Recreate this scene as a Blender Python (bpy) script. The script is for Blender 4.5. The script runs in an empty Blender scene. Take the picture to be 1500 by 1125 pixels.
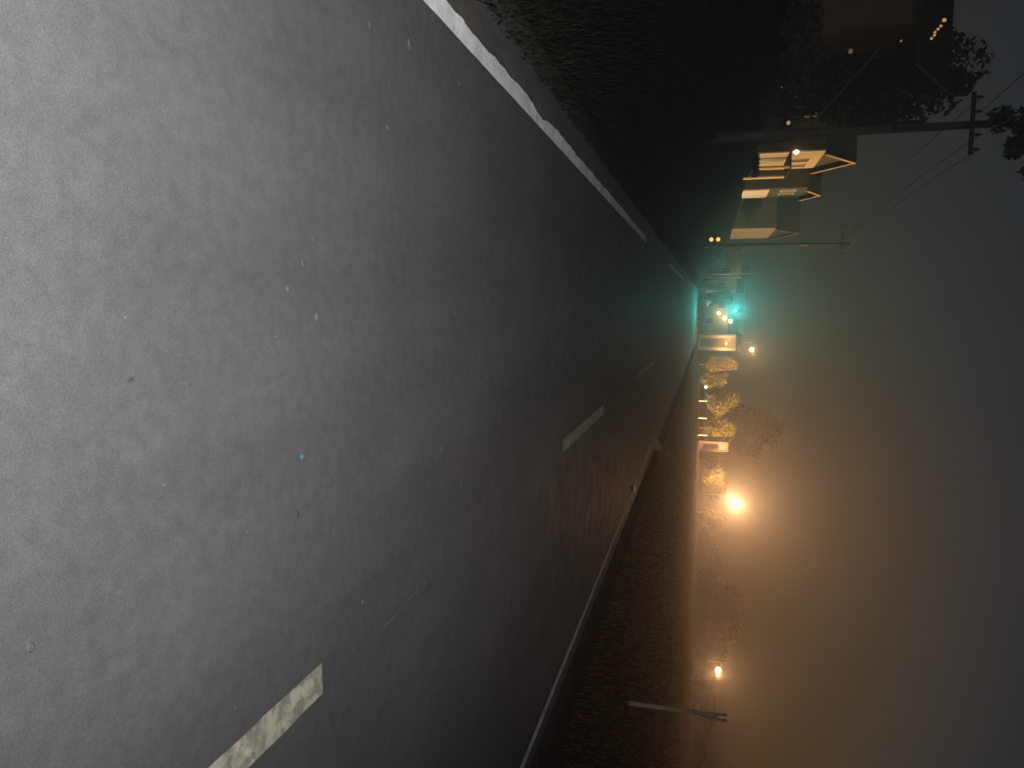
import bpy, math, random
import numpy as np
from mathutils import Vector, Matrix
random.seed(7); RNG = np.random.default_rng(7)
S = bpy.context.scene
COL = S.collection
R = math.radians

# ------------------------------------------------------------------ camera
# the phone is held sideways: the horizon runs up and down the picture and the sky lies to the right
F = 1083.0
YAW, PITCH, ROLL = R(6.27), R(14.8), 0.030
CAM = Vector((0.0, 0.0, 1.70))
fwd = Vector((math.sin(YAW)*math.cos(PITCH), math.cos(YAW)*math.cos(PITCH), -math.sin(PITCH)))
rt0 = Vector((math.cos(YAW), -math.sin(YAW), 0.0))
up0 = rt0.cross(fwd)
iu = math.cos(ROLL)*rt0 + math.sin(ROLL)*up0
iv = -math.sin(ROLL)*rt0 + math.cos(ROLL)*up0
cd = bpy.data.cameras.new('camera'); cam = bpy.data.objects.new('camera', cd); COL.objects.link(cam)
m = Matrix.Identity(4)
for r in range(3):
    m[r][0] = iv[r]; m[r][1] = -iu[r]; m[r][2] = -fwd[r]; m[r][3] = CAM[r]
cam.matrix_world = m
cd.sensor_fit = 'HORIZONTAL'; cd.sensor_width = 36.0; cd.lens = F/1500*36
cd.clip_start = 0.05; cd.clip_end = 3000
S.camera = cam

def ray(px, py):
    return F*fwd + (py-562.5)*iu + (px-750.0)*iv
def at(px, py, Y):
    d = ray(px, py); return CAM + d*(Y/d.y)
def on_ground(px, py, z=0.0):
    d = ray(px, py); return CAM + d*((z-CAM.z)/d.z)
def solve_y(px, py, X):
    d = ray(px, py); return CAM.y + d.y*(X-CAM.x)/d.x

# ------------------------------------------------------------------ materials
def nodes(name):
    mt = bpy.data.materials.new(name); mt.use_nodes = True
    nt = mt.node_tree; return mt, nt, nt.nodes['Principled BSDF']
def N(nt, typ, **kw):
    n = nt.nodes.new(typ)
    for k, v in kw.items():
        if k in n.inputs: n.inputs[k].default_value = v
        else: setattr(n, k, v)
    return n
def ramp(nt, fac, stops):
    r = nt.nodes.new('ShaderNodeValToRGB'); e = r.color_ramp.elements
    while len(e) < len(stops): e.new(0.5)
    for el, (p, c) in zip(e, stops):
        el.position = p; el.color = (*c, 1) if len(c) == 3 else c
    nt.links.new(fac, r.inputs['Fac']); return r.outputs['Color']
def mixc(nt, fac, a, b, mode='MIX'):
    n = nt.nodes.new('ShaderNodeMix'); n.data_type = 'RGBA'; n.blend_type = mode
    if isinstance(fac, (int, float)): n.inputs[0].default_value = fac
    else: nt.links.new(fac, n.inputs[0])
    for s, i in ((a, 6), (b, 7)):
        if isinstance(s, tuple): n.inputs[i].default_value = (*s, 1)
        else: nt.links.new(s, n.inputs[i])
    return n.outputs[2]
def coords(nt): return N(nt, 'ShaderNodeTexCoord').outputs['Object']
def noise(nt, vec, scale, detail=4, rough=.55):
    n = N(nt, 'ShaderNodeTexNoise', Scale=scale, Detail=detail, Roughness=rough)
    nt.links.new(vec, n.inputs['Vector']); return n.outputs['Fac']
def bump(nt, bs, h, strength, dist):
    b = N(nt, 'ShaderNodeBump', Strength=strength, Distance=dist)
    nt.links.new(h, b.inputs['Height']); nt.links.new(b.outputs['Normal'], bs.inputs['Normal'])

def weathered(name, col, var=.25, scale=3.0, rough=.7, bmp=.2, dist=.01, metal=0):
    mt, nt, bs = nodes(name); v = coords(nt)
    lo = tuple(c*(1-var) for c in col); hi = tuple(min(1, c*(1+var)) for c in col)
    nt.links.new(ramp(nt, noise(nt, v, scale), [(.3, lo), (.7, hi)]), bs.inputs['Base Color'])
    bump(nt, bs, noise(nt, v, scale*8), bmp, dist)
    bs.inputs['Roughness'].default_value = rough; bs.inputs['Metallic'].default_value = metal
    return mt
def emitter(name, col, strength):
    mt, nt, bs = nodes(name)
    bs.inputs['Base Color'].default_value = (*col, 1)
    bs.inputs['Emission Color'].default_value = (*col, 1); bs.inputs['Emission Strength'].default_value = strength
    return mt
def foliage(name, dark, light):
    mt, nt, bs = nodes(name)
    g = N(nt, 'ShaderNodeNewGeometry')
    c = ramp(nt, g.outputs['Random Per Island'], [(0, dark), (1, light)])
    nt.links.new(c, bs.inputs['Base Color']); bs.inputs['Roughness'].default_value = .65
    return mt

# asphalt
def make_asphalt(name, k=1.0, spec=.16):
    mt, nt, bs = nodes(name); v = coords(nt)
    base = ramp(nt, noise(nt, v, .55, 5), [(.3, (.060*k, .061*k, .065*k)), (.7, (.080*k, .080*k, .081*k))])
    fine = ramp(nt, noise(nt, v, 190, 3, .7), [(.32, (.78,)*3), (.68, (1.22,)*3)])
    c = mixc(nt, 1.0, base, fine, 'MULTIPLY')
    mid = ramp(nt, noise(nt, v, 14, 5, .65), [(.3, (.88,)*3), (.7, (1.12,)*3)])
    c = mixc(nt, 1.0, c, mid, 'MULTIPLY')
    # pale stones and dark tar spots in the surface
    for sc, thr, colr in ((5.0, .085, (.17, .168, .16)), (3.1, .06, (.030, .030, .031)), (9.0, .06, (.14, .138, .13))):
        vo = N(nt, 'ShaderNodeTexVoronoi', Scale=sc, Randomness=1.0); 
        wv = N(nt, 'ShaderNodeVectorMath', operation='ADD'); nt.links.new(v, wv.inputs[0])
        nz = N(nt, 'ShaderNodeTexNoise', Scale=30.0); nt.links.new(v, nz.inputs['Vector'])
        sc2 = N(nt, 'ShaderNodeVectorMath', operation='SCALE'); sc2.inputs['Scale'].default_value = .03
        nt.links.new(nz.outputs['Color'], sc2.inputs[0]); nt.links.new(sc2.outputs[0], wv.inputs[1])
        nt.links.new(wv.outputs[0], vo.inputs['Vector'])
        f = ramp(nt, vo.outputs['Distance'], [(thr*.6, (1,)*3), (thr, (0,)*3)])
        pick = ramp(nt, vo.outputs['Color'], [(.66, (0,)*3), (.70, (.8,)*3)])
        c = mixc(nt, mixc(nt, 1.0, f, pick, 'MULTIPLY'), c, colr)
    # blotchy old stains stretched along the wheel tracks
    mp = N(nt, 'ShaderNodeMapping'); mp.inputs['Scale'].default_value = (1.3, .18, 1); nt.links.new(v, mp.inputs['Vector'])
    st = ramp(nt, noise(nt, mp.outputs[0], 1.0, 5, .6), [(.35, (.86,)*3), (.65, (1.1,)*3)])
    c = mixc(nt, 1.0, c, st, 'MULTIPLY')
    nt.links.new(c, bs.inputs['Base Color'])
    rg = ramp(nt, noise(nt, v, 3, 4), [(.3, (.62,)*3), (.7, (.80,)*3)])
    nt.links.new(rg, bs.inputs['Roughness']); bs.inputs['Specular IOR Level'].default_value = spec
    h = mixc(nt, .5, noise(nt, v, 260, 2, .6), noise(nt, v, 60, 3, .6))
    bump(nt, bs, h, .22, .005)
    return mt
ASPHALT = make_asphalt('asphalt')
CROSS_ASPHALT = make_asphalt('old_asphalt', .35, 0)

def make_paint(name, col, wear):
    mt, nt, bs = nodes(name); v = coords(nt)
    n1 = noise(nt, v, 9, 6, .7)
    w = ramp(nt, n1, [(wear-.06, (0,)*3), (wear+.06, (1,)*3)])
    dirty = ramp(nt, noise(nt, v, 3.5, 5, .6), [(.3, tuple(c*.62 for c in col)), (.7, col)])
    c = mixc(nt, w, tuple(c*.42 for c in col), dirty)
    fine = ramp(nt, noise(nt, v, 160, 3, .7), [(.3, (.8,)*3), (.7, (1.15,)*3)])
    c = mixc(nt, 1.0, c, fine, 'MULTIPLY')
    nt.links.new(c, bs.inputs['Base Color']); bs.inputs['Roughness'].default_value = .7
    bump(nt, bs, noise(nt, v, 200, 2), .4, .004)
    return mt
WHITE_PAINT = make_paint('white_road_paint', (.80, .80, .78), .36)
CREAM_PAINT = make_paint('cream_road_paint', (.42, .40, .31), .52)

# ground: bare dirt beside the road turning into rough grass
def make_ground():
    mt, nt, bs = nodes('verge_ground'); v = coords(nt)
    sep = N(nt, 'ShaderNodeSeparateXYZ'); nt.links.new(v, sep.inputs[0])
    ab = N(nt, 'ShaderNodeMath', operation='ABSOLUTE')
    sh = N(nt, 'ShaderNodeMath', operation='SUBTRACT'); nt.links.new(sep.outputs[0], sh.inputs[0]); sh.inputs[1].default_value = 1.2
    nt.links.new(sh.outputs[0], ab.inputs[0])
    ad = N(nt, 'ShaderNodeMath', operation='MULTIPLY_ADD'); nt.links.new(noise(nt, v, 2.5, 6, .65), ad.inputs[0])
    ad.inputs[1].default_value = 1.6; nt.links.new(ab.outputs[0], ad.inputs[2])
    dirt = ramp(nt, noise(nt, v, 25, 5, .7), [(.3, (.045, .040, .034)), (.7, (.085, .074, .060))])
    grass = ramp(nt, noise(nt, v, 6, 6, .7), [(.3, (.006, .010, .005)), (.7, (.014, .021, .009))])
    side = N(nt, 'ShaderNodeMapRange'); nt.links.new(sep.outputs[0], side.inputs[0]); side.inputs[1].default_value = 3; side.inputs[2].default_value = 6
    lamplit = ramp(nt, noise(nt, v, 5, 6, .7), [(.3, (.018, .014, .009)), (.7, (.045, .036, .021))])  # paler ramp carries lamp glow over the right field
    grass = mixc(nt, side.outputs[0], grass, lamplit)
    mr = N(nt, 'ShaderNodeMapRange'); nt.links.new(ad.outputs[0], mr.inputs[0])
    mr.inputs[1].default_value = 4.5; mr.inputs[2].default_value = 5.1
    nt.links.new(mixc(nt, mr.outputs[0], dirt, grass), bs.inputs['Base Color'])
    bs.inputs['Roughness'].default_value = 1.0; bs.inputs['Specular IOR Level'].default_value = 0
    bump(nt, bs, noise(nt, v, 30, 5, .7), .8, .03)
    return mt
GROUND = make_ground()
GRASS = foliage('grass_blades', (.0035, .006, .003), (.010, .014, .006)); GRASS.node_tree.nodes['Principled BSDF'].inputs['Specular IOR Level'].default_value = .05
GLOW_GRASS = foliage('glow_grass_blades', (.03, .024, .014), (.075, .058, .032)); GLOW_GRASS.node_tree.nodes['Principled BSDF'].inputs['Specular IOR Level'].default_value = .05  # blades paled and warmed to carry lamp glow
_nt = GLOW_GRASS.node_tree; _tr = _nt.nodes.new('ShaderNodeBsdfTranslucent'); _tr.inputs['Color'].default_value = (.26, .17, .075, 1)
_mx = _nt.nodes.new('ShaderNodeMixShader'); _mx.inputs[0].default_value = .6
_nt.links.new(_nt.nodes['Principled BSDF'].outputs[0], _mx.inputs[1]); _nt.links.new(_tr.outputs[0], _mx.inputs[2])
_nt.links.new(_mx.outputs[0], _nt.nodes['Material Output'].inputs['Surface'])
LEAF = foliage('tree_leaves', (.06, .06, .008), (.17, .15, .02))
LEAF_M = foliage('olive_leaves', (.035, .034, .006), (.10, .085, .012))
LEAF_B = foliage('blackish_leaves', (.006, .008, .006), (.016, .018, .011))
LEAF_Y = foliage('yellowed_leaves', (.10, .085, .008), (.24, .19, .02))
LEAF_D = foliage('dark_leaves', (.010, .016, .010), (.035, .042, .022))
BARK = weathered('bark', (.07, .055, .04), .4, 6, .9, .6, .03)
POLE_WOOD = weathered('pole_wood', (.095, .085, .072), .3, 4, .9, .5, .02)
STEEL = weathered('galvanised_steel', (.38, .38, .37), .15, 5, .5, .1, .004, .6)
DARK_STEEL = weathered('dark_steel', (.03, .032, .03), .2, 5, .45, .1, .004)
WIRE = weathered('cable_sheath', (.05, .048, .045), .2, 5, .8, .1, .002)
SHADE_SIDING = weathered('shade_siding', (.055, .060, .058), .15, 2, .85)  # dark tone puts shade into the house walls
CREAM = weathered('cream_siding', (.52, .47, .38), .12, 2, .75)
WHITE = weathered('white_trim', (.74, .72, .66), .08, 2, .6)
GREY_SIDING = weathered('grey_siding', (.22, .23, .22), .12, 2, .8)
TAN_SIDING = weathered('tan_siding', (.36, .29, .20), .15, 2, .8)
OLD_TRIM = weathered('old_trim_paint', (.085, .065, .036), .15, 3, .8)
SHINGLE = weathered('roof_shingle', (.035, .036, .038), .3, 7, .9, .6, .02)
FASCIA = weathered('fascia_board', (.48, .40, .32), .12, 3, .7)
CONCRETE = weathered('pale_concrete', (.38, .35, .30), .18, 3, .85, .3)
DOOR = weathered('door_paint', (.10, .06, .04), .15, 3, .5)
GARAGE = weathered('garage_door_paint', (.68, .60, .48), .08, 3, .6)
POST_PAINT = weathered('cream_post_paint', (.82, .76, .54), .18, 8, .5, .2, .004)
mt, nt, bs = nodes('window_glass'); bs.inputs['Base Color'].default_value = (.012, .014, .016, 1); bs.inputs['Roughness'].default_value = .08
GLASS = mt
SODIUM = emitter('sodium_lamp_glow', (1.0, .50, .13), 30)
WARM = emitter('warm_bulb_glow', (1.0, .66, .28), 30)
WARM_DIM = emitter('dim_fairy_bulb', (1.0, .55, .22), .45)
AMBER_REFLECTOR = emitter('amber_reflector_glow', (1.0, .56, .10), 1.3)  # emission stands in for torch light thrown back by the reflectors
COOL = emitter('cool_lamp_glow', (.55, .85, 1.0), 3)
GREEN = emitter('green_signal_glow', (.06, 1.0, .76), 40)
RED_OFF = weathered('red_lens_unlit', (.08, .012, .010), .1, 9, .3)
AMBER_OFF = weathered('amber_lens_unlit', (.09, .05, .012), .1, 9, .3)
TEAL_SCRAP = weathered('teal_plastic_scrap', (.04, .10, .115), .2, 60, .5)
STONE = weathered('dark_stone', (.035, .033, .032), .3, 40, .9)
PALE_STONE = weathered('pale_stone', (.062, .061, .059), .3, 40, .9)
STUD = weathered('stud_reflector', (.75, .62, .40), .1, 60, .25)

# ------------------------------------------------------------------ mesh builder
class MB:
    def __init__(s): s.v = []; s.f = []; s.smooth = False
    def add(s, v, f):
        b = len(s.v); s.v += [tuple(p) for p in v]; s.f += [tuple(b+i for i in q) for q in f]; return s
    def box(s, c, d, rz=0.0):
        x, y, z = (k/2 for k in d); ca, sa = math.cos(rz), math.sin(rz); vs = []
        for sx, sy, sz in ((-1,-1,-1),(1,-1,-1),(1,1,-1),(-1,1,-1),(-1,-1,1),(1,-1,1),(1,1,1),(-1,1,1)):
            a, b_ = sx*x, sy*y; vs.append((c[0]+a*ca-b_*sa, c[1]+a*sa+b_*ca, c[2]+sz*z))
        return s.add(vs, [(0,3,2,1),(4,5,6,7),(0,1,5,4),(1,2,6,5),(2,3,7,6),(3,0,4,7)])
    def span(s, a, b): return s.box([(a[i]+b[i])/2 for i in range(3)], [abs(a[i]-b[i]) for i in range(3)])
    def tube(s, pts, rad, n=10):
        pts = [Vector(p) for p in pts]
        if isinstance(rad, (int, float)): rad = [rad]*len(pts)
        base = len(s.v)
        for i, p in enumerate(pts):
            d = (pts[min(i+1, len(pts)-1)] - pts[max(i-1, 0)]).normalized()
            a = d.cross(Vector((0,0,1)) if abs(d.z) < .9 else Vector((1,0,0))).normalized(); b = d.cross(a)
            for k in range(n):
                t = 2*math.pi*k/n; q = p + (a*math.cos(t)+b*math.sin(t))*rad[i]; s.v.append(tuple(q))
        for i in range(len(pts)-1):
            for k in range(n):
                k2 = (k+1) % n
                s.f.append((base+i*n+k, base+i*n+k2, base+(i+1)*n+k2, base+(i+1)*n+k))
        s.f.append(tuple(base+k for k in range(n))[::-1]); s.f.append(tuple(base+(len(pts)-1)*n+k for k in range(n)))
        return s
    def ball(s, c, r, sz=(1,1,1), n=12, m=8):
        base = len(s.v)
        for j in range(m+1):
            th = math.pi*j/m
            for k in range(n):
                ph = 2*math.pi*k/n
                s.v.append((c[0]+r*sz[0]*math.sin(th)*math.cos(ph), c[1]+r*sz[1]*math.sin(th)*math.sin(ph), c[2]+r*sz[2]*math.cos(th)))
        for j in range(m):
            for k in range(n):
                k2 = (k+1) % n
                s.f.append((base+j*n+k, base+(j+1)*n+k, base+(j+1)*n+k2, base+j*n+k2))
        return s
    def build(s, name, mat, parent=None, smooth=False, offset=None):
        me = bpy.data.meshes.new(name)
        o = Vector(offset) if offset else Vector((0,0,0))
        me.from_pydata([tuple(Vector(p)-o) for p in s.v], [], s.f); me.update(); me.validate()
        me.materials.append(mat)
        if smooth: me.polygons.foreach_set('use_smooth', [True]*len(me.polygons))
        ob = bpy.data.objects.new(name, me); COL.objects.link(ob)
        if parent is not None:
            ob.parent = parent
            if parent.get('_o') is not None and not offset:
                pass
        else:
            ob.location = o
        return ob
def tag(o, label, cat, group=None):
    o['label'] = label; o['category'] = cat
    if group: o['group'] = group
    return o
def thing(name, loc, label, cat, group=None, rz=0.0):
    o = bpy.data.objects.new(name, None); COL.objects.link(o); o.location = loc; o.rotation_euler = (0, 0, rz)
    o.empty_display_size = .2
    return tag(o, label, cat, group)
def struct(name, mb, mat):
    o = mb.build(name, mat); o['kind'] = 'structure'; return o
def kids(o): return [c for c in bpy.data.objects if c.parent == o]
def copy_tree(o, parent=None):
    c = o.copy(); COL.objects.link(c)
    if parent is not None: c.parent = parent
    for ch in kids(o): copy_tree(ch, c)
    return c

# ------------------------------------------------------------------ the land
def sst(t): t = max(0.0, min(1.0, t)); return t*t*(3-2*t)
def gz(x, y):
    k = 1.0 - .62*sst((y-112)/28)
    z = 0.0
    if x < -2.30:
        z += 4.3*k*sst((-2.30-x)/8.2)
        z += .10*math.sin(x*1.9+y*.7)*math.sin(y*.53+1)*sst((-2.3-x)/2)
        if x < -30: z += .03*(-30-x)
    if x > 9: z += .018*(x-9)
    if x > 40 and y < 62: z = max(z, 4.75*math.exp(-((x-56)/3.5)**2)*sst((y-24)/8)*sst((62-y)/7))  # added unseen hump that keeps the house-front spot off the field
    return z
def grid(xs, ys, fz):
    mb = MB(); n = len(xs)
    mb.v = [(x, y, fz(x, y)) for y in ys for x in xs]
    mb.f = [(j*n+i, j*n+i+1, (j+1)*n+i+1, (j+1)*n+i) for j in range(len(ys)-1) for i in range(n-1)]
    return mb
xs = [-418, -300, -150, -90, -60, -45, -30, -24, -19] + [round(-16+.5*i, 2) for i in range(27)] + [-2.6, -2.30, 1, 5.35, 6, 7, 8, 9, 12, 16, 22, 30, 40, 46, 50, 52, 54, 55, 56, 57, 58, 60, 64, 75, 100, 140, 200, 300, 418]
xs = sorted(set(xs))
ys = [-38, -30] + [-10+1.0*i for i in range(60)] + [50+3*i for i in range(45)] + [190, 210, 240, 280, 340, 418]
struct('ground', grid(xs, sorted(set(ys)), gz), GROUND)
ROADX0, ROADX1 = -2.28, 4.85
struct('road', grid([ROADX0, 0, 1.7, 3.5, ROADX1], [-30, 0, 10, 30, 60, 100, 117], lambda x, y: .004), ASPHALT)
struct('cross_street', grid([-2.28, 2, 5.3, 9, 12, 20, 40, 70, 110], [117, 121, 126], lambda x, y: gz(x, y)+.012), CROSS_ASPHALT)

# painted lines
def strip(p0, p1, w0, w1, steps=60, ragl=0, ragr=0, taper=0):
    mb = MB(); n = steps
    a = Vector(p0); b = Vector(p1); d = (b-a).normalized(); s_ = Vector((d.y, -d.x, 0))
    for i in range(n+1):
        t = i/n; p = a.lerp(b, t); w = (w0+(w1-w0)*t)/2
        def rg(y, s): return s*(.6*math.sin(y*3.1+s)+.9*math.sin(y*7.7)+.8*math.sin(y*17.3+2)+.5*math.sin(y*41))/2.2
        L = p - s_*(w + rg(p.y, ragl)); Q = p + s_*(w + rg(p.y+9, ragr))
        mb.v += [(L.x, L.y, .008), (Q.x, Q.y, .008)]
    mb.f = [(2*i, 2*i+1, 2*i+3, 2*i+2) for i in range(n)]
    return mb
pl0 = on_ground(640, 5); pl1 = on_ground(946, 351)
d = pl1-pl0
print('left line', pl0, pl1)
lm = strip(pl0-d*.6, pl1, .155, .155, 160, .018, .003)
tag(struct('edge_line', lm, WHITE_PAINT), 'white painted line along the grass edge of the road', 'road line')
del bpy.data.objects['edge_line']['category']; del bpy.data.objects['edge_line']['label']
q0 = on_ground(980, 388); q1 = on_ground(1001, 408)
struct('edge_line', strip(q0, q1, .16, .16, 30, .01, .01), make_paint('thin_white_paint', (.34, .34, .33), .46))
pr0 = on_ground(765, 1120); pr1 = on_ground(926, 722)
print('right line', pr0, pr1)
d = pr1-pr0
struct('edge_line', strip(pr0-d*.5, pr1, .10, .10, 120, .005, .008), make_paint('worn_white_road_paint', (.72, .70, .68), .42))
struct('edge_line', strip(on_ground(937, 693), on_ground(954, 650), .12, .12, 30, .01, .01), WHITE_PAINT)
struct('junction_line', strip(on_ground(952, 644), on_ground(985, 668), .35, .3, 30, .02, .02), make_paint('faded_paint', (.16, .155, .145), .45))
for (a, b, w) in (((340, 1118), (470, 993), .15), ((823, 654), (884, 599), .16), ((934, 551), (957, 531), .16)):
    p, q = on_ground(*a), on_ground(*b); print('dash', p, q)
    if a[0] == 340: p = p + (p-q)*1.2
    struct('centre_line', strip(p, q, w, w, 60, .004, .005), CREAM_PAINT if a[0] < 900 else make_paint('thin_cream_paint', (.20, .19, .15), .5))
struct('road_seam', strip(on_ground(560, 918), on_ground(622, 852), .012, .018, 24, .006, .006), make_paint('old_seam_paint', (.12, .115, .105), .5))
# white bars standing in for the signal's sheen on the road
struct('sheen_bar', strip((-1.6, 78, 0), (3.4, 78.4, 0), .6, .6, 40, .02, .02), WHITE_PAINT)
for k in range(6):
    struct('sheen_stripe', strip((-1.5+.95*k, 108, 0), (-1.5+.95*k, 111.5, 0), .5, .5, 12, .02, .02), WHITE_PAINT)

# dirt washed over the line
def lump(cx, cy, rx, ry, h, n=14, seed=0):
    rr = random.Random(seed); mb = MB(); mb.v.append((cx, cy, h))
    for ring, (k, hh) in enumerate(((.45, h*.8), (.8, h*.45), (1.0, .006))):
        for i in range(n):
            a = 2*math.pi*i/n; j = 1+rr.uniform(-.22, .22)
            mb.v.append((cx+rx*k*j*math.cos(a), cy+ry*k*j*math.sin(a), hh))
    for i in range(n): mb.f.append((0, 1+i, 1+(i+1) % n))
    for r_ in range(2):
        for i in range(n):
            a = 1+r_*n; mb.f.append((a+i, a+n+i, a+n+(i+1) % n, a+(i+1) % n))
    return mb
DIRT = weathered('loose_dirt', (.055, .047, .038), .35, 30, .95, .8, .02)
for i, (px, py, rx, ry) in enumerate(((752, 104, .10, .42), (793, 158, .12, .5), (690, 30, .10, .35))):
    p = on_ground(px, py)
    struct('dirt_patch', lump(p.x-.02, p.y, rx, ry, .03, 18, i), DIRT)

# grass
def grass_blades(n, fx, fy, hmin, hmax):
    x = fx(n); y = fy(n)
    z = np.array([gz(a, b) for a, b in zip(x, y)])
    h = RNG.uniform(hmin, hmax, n)*(.6+.6*RNG.random(n)); w = RNG.uniform(.003, .007, n)*(1+y/20)
    an = RNG.uniform(0, 2*np.pi, n); lean = RNG.uniform(.1, .7, n)*h; la = RNG.uniform(0, 2*np.pi, n)
    V = np.empty((n, 5, 3))  # two base, two mid, one tip vertex
    dx, dy = np.cos(an)*w, np.sin(an)*w; lx, ly = np.cos(la)*lean, np.sin(la)*lean
    V[:, 0] = np.stack([x-dx, y-dy, z-.02], 1); V[:, 1] = np.stack([x+dx, y+dy, z-.02], 1)
    V[:, 2] = np.stack([x+dx*.7+lx*.35, y+dy*.7+ly*.35, z+h*.55], 1); V[:, 3] = np.stack([x-dx*.7+lx*.35, y-dy*.7+ly*.35, z+h*.55], 1)
    V[:, 4] = np.stack([x+lx, y+ly, z+h*.95], 1)
    return V
def blades_obj(name, V, mat):
    n = len(V); me = bpy.data.meshes.new(name)
    idx = np.arange(n)[:, None]*5
    faces = np.concatenate([idx+np.array([0,1,2,3])], 1).tolist() + (idx+np.array([3,2,4])).tolist()
    me.from_pydata(V.reshape(-1, 3).tolist(), [], faces); me.update(); me.materials.append(mat)
    o = bpy.data.objects.new(name, me); COL.objects.link(o); return o
Vl = grass_blades(46000, lambda n: -2.55-9*RNG.random(n)**1.6, lambda n: 2+40*RNG.random(n)**1.5, .08, .24)
Ve = grass_blades(3500, lambda n: -2.20-.35*RNG.random(n)**.8, lambda n: 3+25*RNG.random(n)**1.4, .03, .09)
g = blades_obj('verge_grass', np.concatenate([Vl, Ve]), GRASS); g['kind'] = 'stuff'
g['label'] = 'dark rough grass on the bank left of the white line'
Vr = grass_blades(80000, lambda n: 5.6+70*RNG.random(n)**1.5, lambda n: 9+107*RNG.random(n)**1.1, .09, .22)
Vr[:, :, :2] = Vr[:, 4:5, :2] + (Vr[:, :, :2]-Vr[:, 4:5, :2])*(1+np.clip(Vr[:, 4:5, 1:2]-15, 0, 90)/35)
g = blades_obj('field_grass', Vr, GLOW_GRASS); g['kind'] = 'stuff'; g['label'] = 'dry grass of the dim field beyond the right road line, paled for lamp glow'

# ------------------------------------------------------------------ plants
def crown_mesh(name, c, rad, clumps, leaves, size, mat, parent, seed, spread=.42):
    rg = np.random.default_rng(seed)
    cs = []
    for i in range(clumps):
        v = rg.normal(size=3); v /= np.linalg.norm(v); v *= rg.uniform(.35, .95)
        cs.append(v)
    cs = np.array(cs); wt = rg.uniform(.6, 1.3, clumps)
    which = rg.integers(0, clumps, leaves)
    off = rg.normal(size=(leaves, 3)); off /= np.linalg.norm(off, axis=1)[:, None]
    off *= (spread*wt[which]*rg.random(leaves)**.45)[:, None]
    P = (cs[which]+off)*np.array(rad)+np.array(c)
    a = rg.normal(size=(leaves, 3)); a /= np.linalg.norm(a, axis=1)[:, None]
    b = np.cross(a, rg.normal(size=(leaves, 3))); b /= np.linalg.norm(b, axis=1)[:, None]
    s = size*rg.uniform(.6, 1.4, leaves)[:, None]
    V = np.stack([P-a*s, P-b*s*.55, P+a*s, P+b*s*.55], 1).reshape(-1, 3)
    me = bpy.data.meshes.new(name)
    me.from_pydata(V.tolist(), [], (np.arange(leaves)[:, None]*4+np.arange(4)).tolist()); me.update(); me.materials.append(mat)
    o = bpy.data.objects.new(name, me); COL.objects.link(o); o.parent = parent; return o
TREE_N = 0
def tree(base, h, rx, label, mat, crown_lo=.25, clumps=26, leaves=2600, size=.2, group=None, name='leafy_tree', cat='tree', rz=None, trunk=True, ry=None, spread=.42):
    global TREE_N; TREE_N += 1
    t = thing(name, base, label, cat, group)
    lo = h*crown_lo; rzz = (h-lo)/2
    if trunk:
        rr = random.Random(TREE_N); mb = MB(); r0 = max(.06, h*.022)
        top = (rr.uniform(-.2, .2), rr.uniform(-.2, .2), h*.72)
        mb.tube([(0, 0, -.3), (0, 0, h*.1), (top[0]*.5, top[1]*.5, h*.4), top], [r0*1.4, r0, r0*.75, r0*.2], 8)
        for k in range(6):
            a = rr.uniform(0, 6.28); z = h*rr.uniform(max(.12, crown_lo*.9), .6); l = rx*rr.uniform(.5, .85)
            mb.tube([(top[0]*z/h, top[1]*z/h, z), (l*.5*math.cos(a), l*.5*math.sin(a), z+l*.35), (l*math.cos(a), l*math.sin(a), z+l*.55)], [r0*.45, r0*.3, r0*.08], 6)
        mb.build('trunk', BARK, t, True)
    crown_mesh('crown', (0, 0, lo+rzz), (rx, ry or rx, rzz), clumps, leaves, size, mat, t, 100+TREE_N, spread)
    return t

# row of trees lit by the street lamps: picture extents -> position and size
def tree_px(x0, x1, y0, y1, Y, label, mat=None, group='trees along the far street', **kw):
    c = at(x0, (y0+y1)/2, Y); top = at(x1, (y0+y1)/2, Y)
    z0 = min(c.z, gz(c.x, Y)) if not kw.pop('float_ok', False) else c.z
    g_ = gz(c.x, Y); h = top.z-g_
    w = (y1-y0)/1120*Y/2
    return tree((c.x, Y, g_), h, w, label, mat or LEAF, group=group, **kw)
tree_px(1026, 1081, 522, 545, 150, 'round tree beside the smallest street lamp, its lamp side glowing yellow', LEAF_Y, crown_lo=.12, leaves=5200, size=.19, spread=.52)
tree_px(1024, 1068, 540, 566, 152, 'greyish leafy tree just above the cool white light', LEAF, crown_lo=.05, leaves=4400, size=.19, spread=.52)
tree_px(1030, 1074, 567, 607, 156, 'broad leafy tree behind the white marker posts', LEAF, crown_lo=.14, leaves=6000, size=.19, spread=.52)
tree_px(1028, 1075, 607, 646, 160, 'leafy tree between the marker posts and the lit trimmed kiosk', LEAF, crown_lo=.14, leaves=6000, size=.19, spread=.52)
tree_px(1024, 1058, 663, 686, 164, 'small leafy tree next to the lit trimmed kiosk', LEAF, crown_lo=.1, leaves=3600, size=.18, spread=.52)
tree_px(1032, 1068, 688, 728, 152, 'rounded tree right beside the brightest street lamp', LEAF_M, crown_lo=.1, leaves=5200, size=.20, spread=.52)
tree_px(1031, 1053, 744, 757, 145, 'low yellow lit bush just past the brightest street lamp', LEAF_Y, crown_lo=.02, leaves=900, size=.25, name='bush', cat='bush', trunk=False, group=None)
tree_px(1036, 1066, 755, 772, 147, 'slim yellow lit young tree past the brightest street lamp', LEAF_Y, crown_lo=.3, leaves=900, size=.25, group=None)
tree_px(1026, 1138, 584, 672, 180, 'tallest tree, a dark round crown behind the lit row', LEAF_B, crown_lo=.30, clumps=44, leaves=15000, size=.36, group=None)
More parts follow.
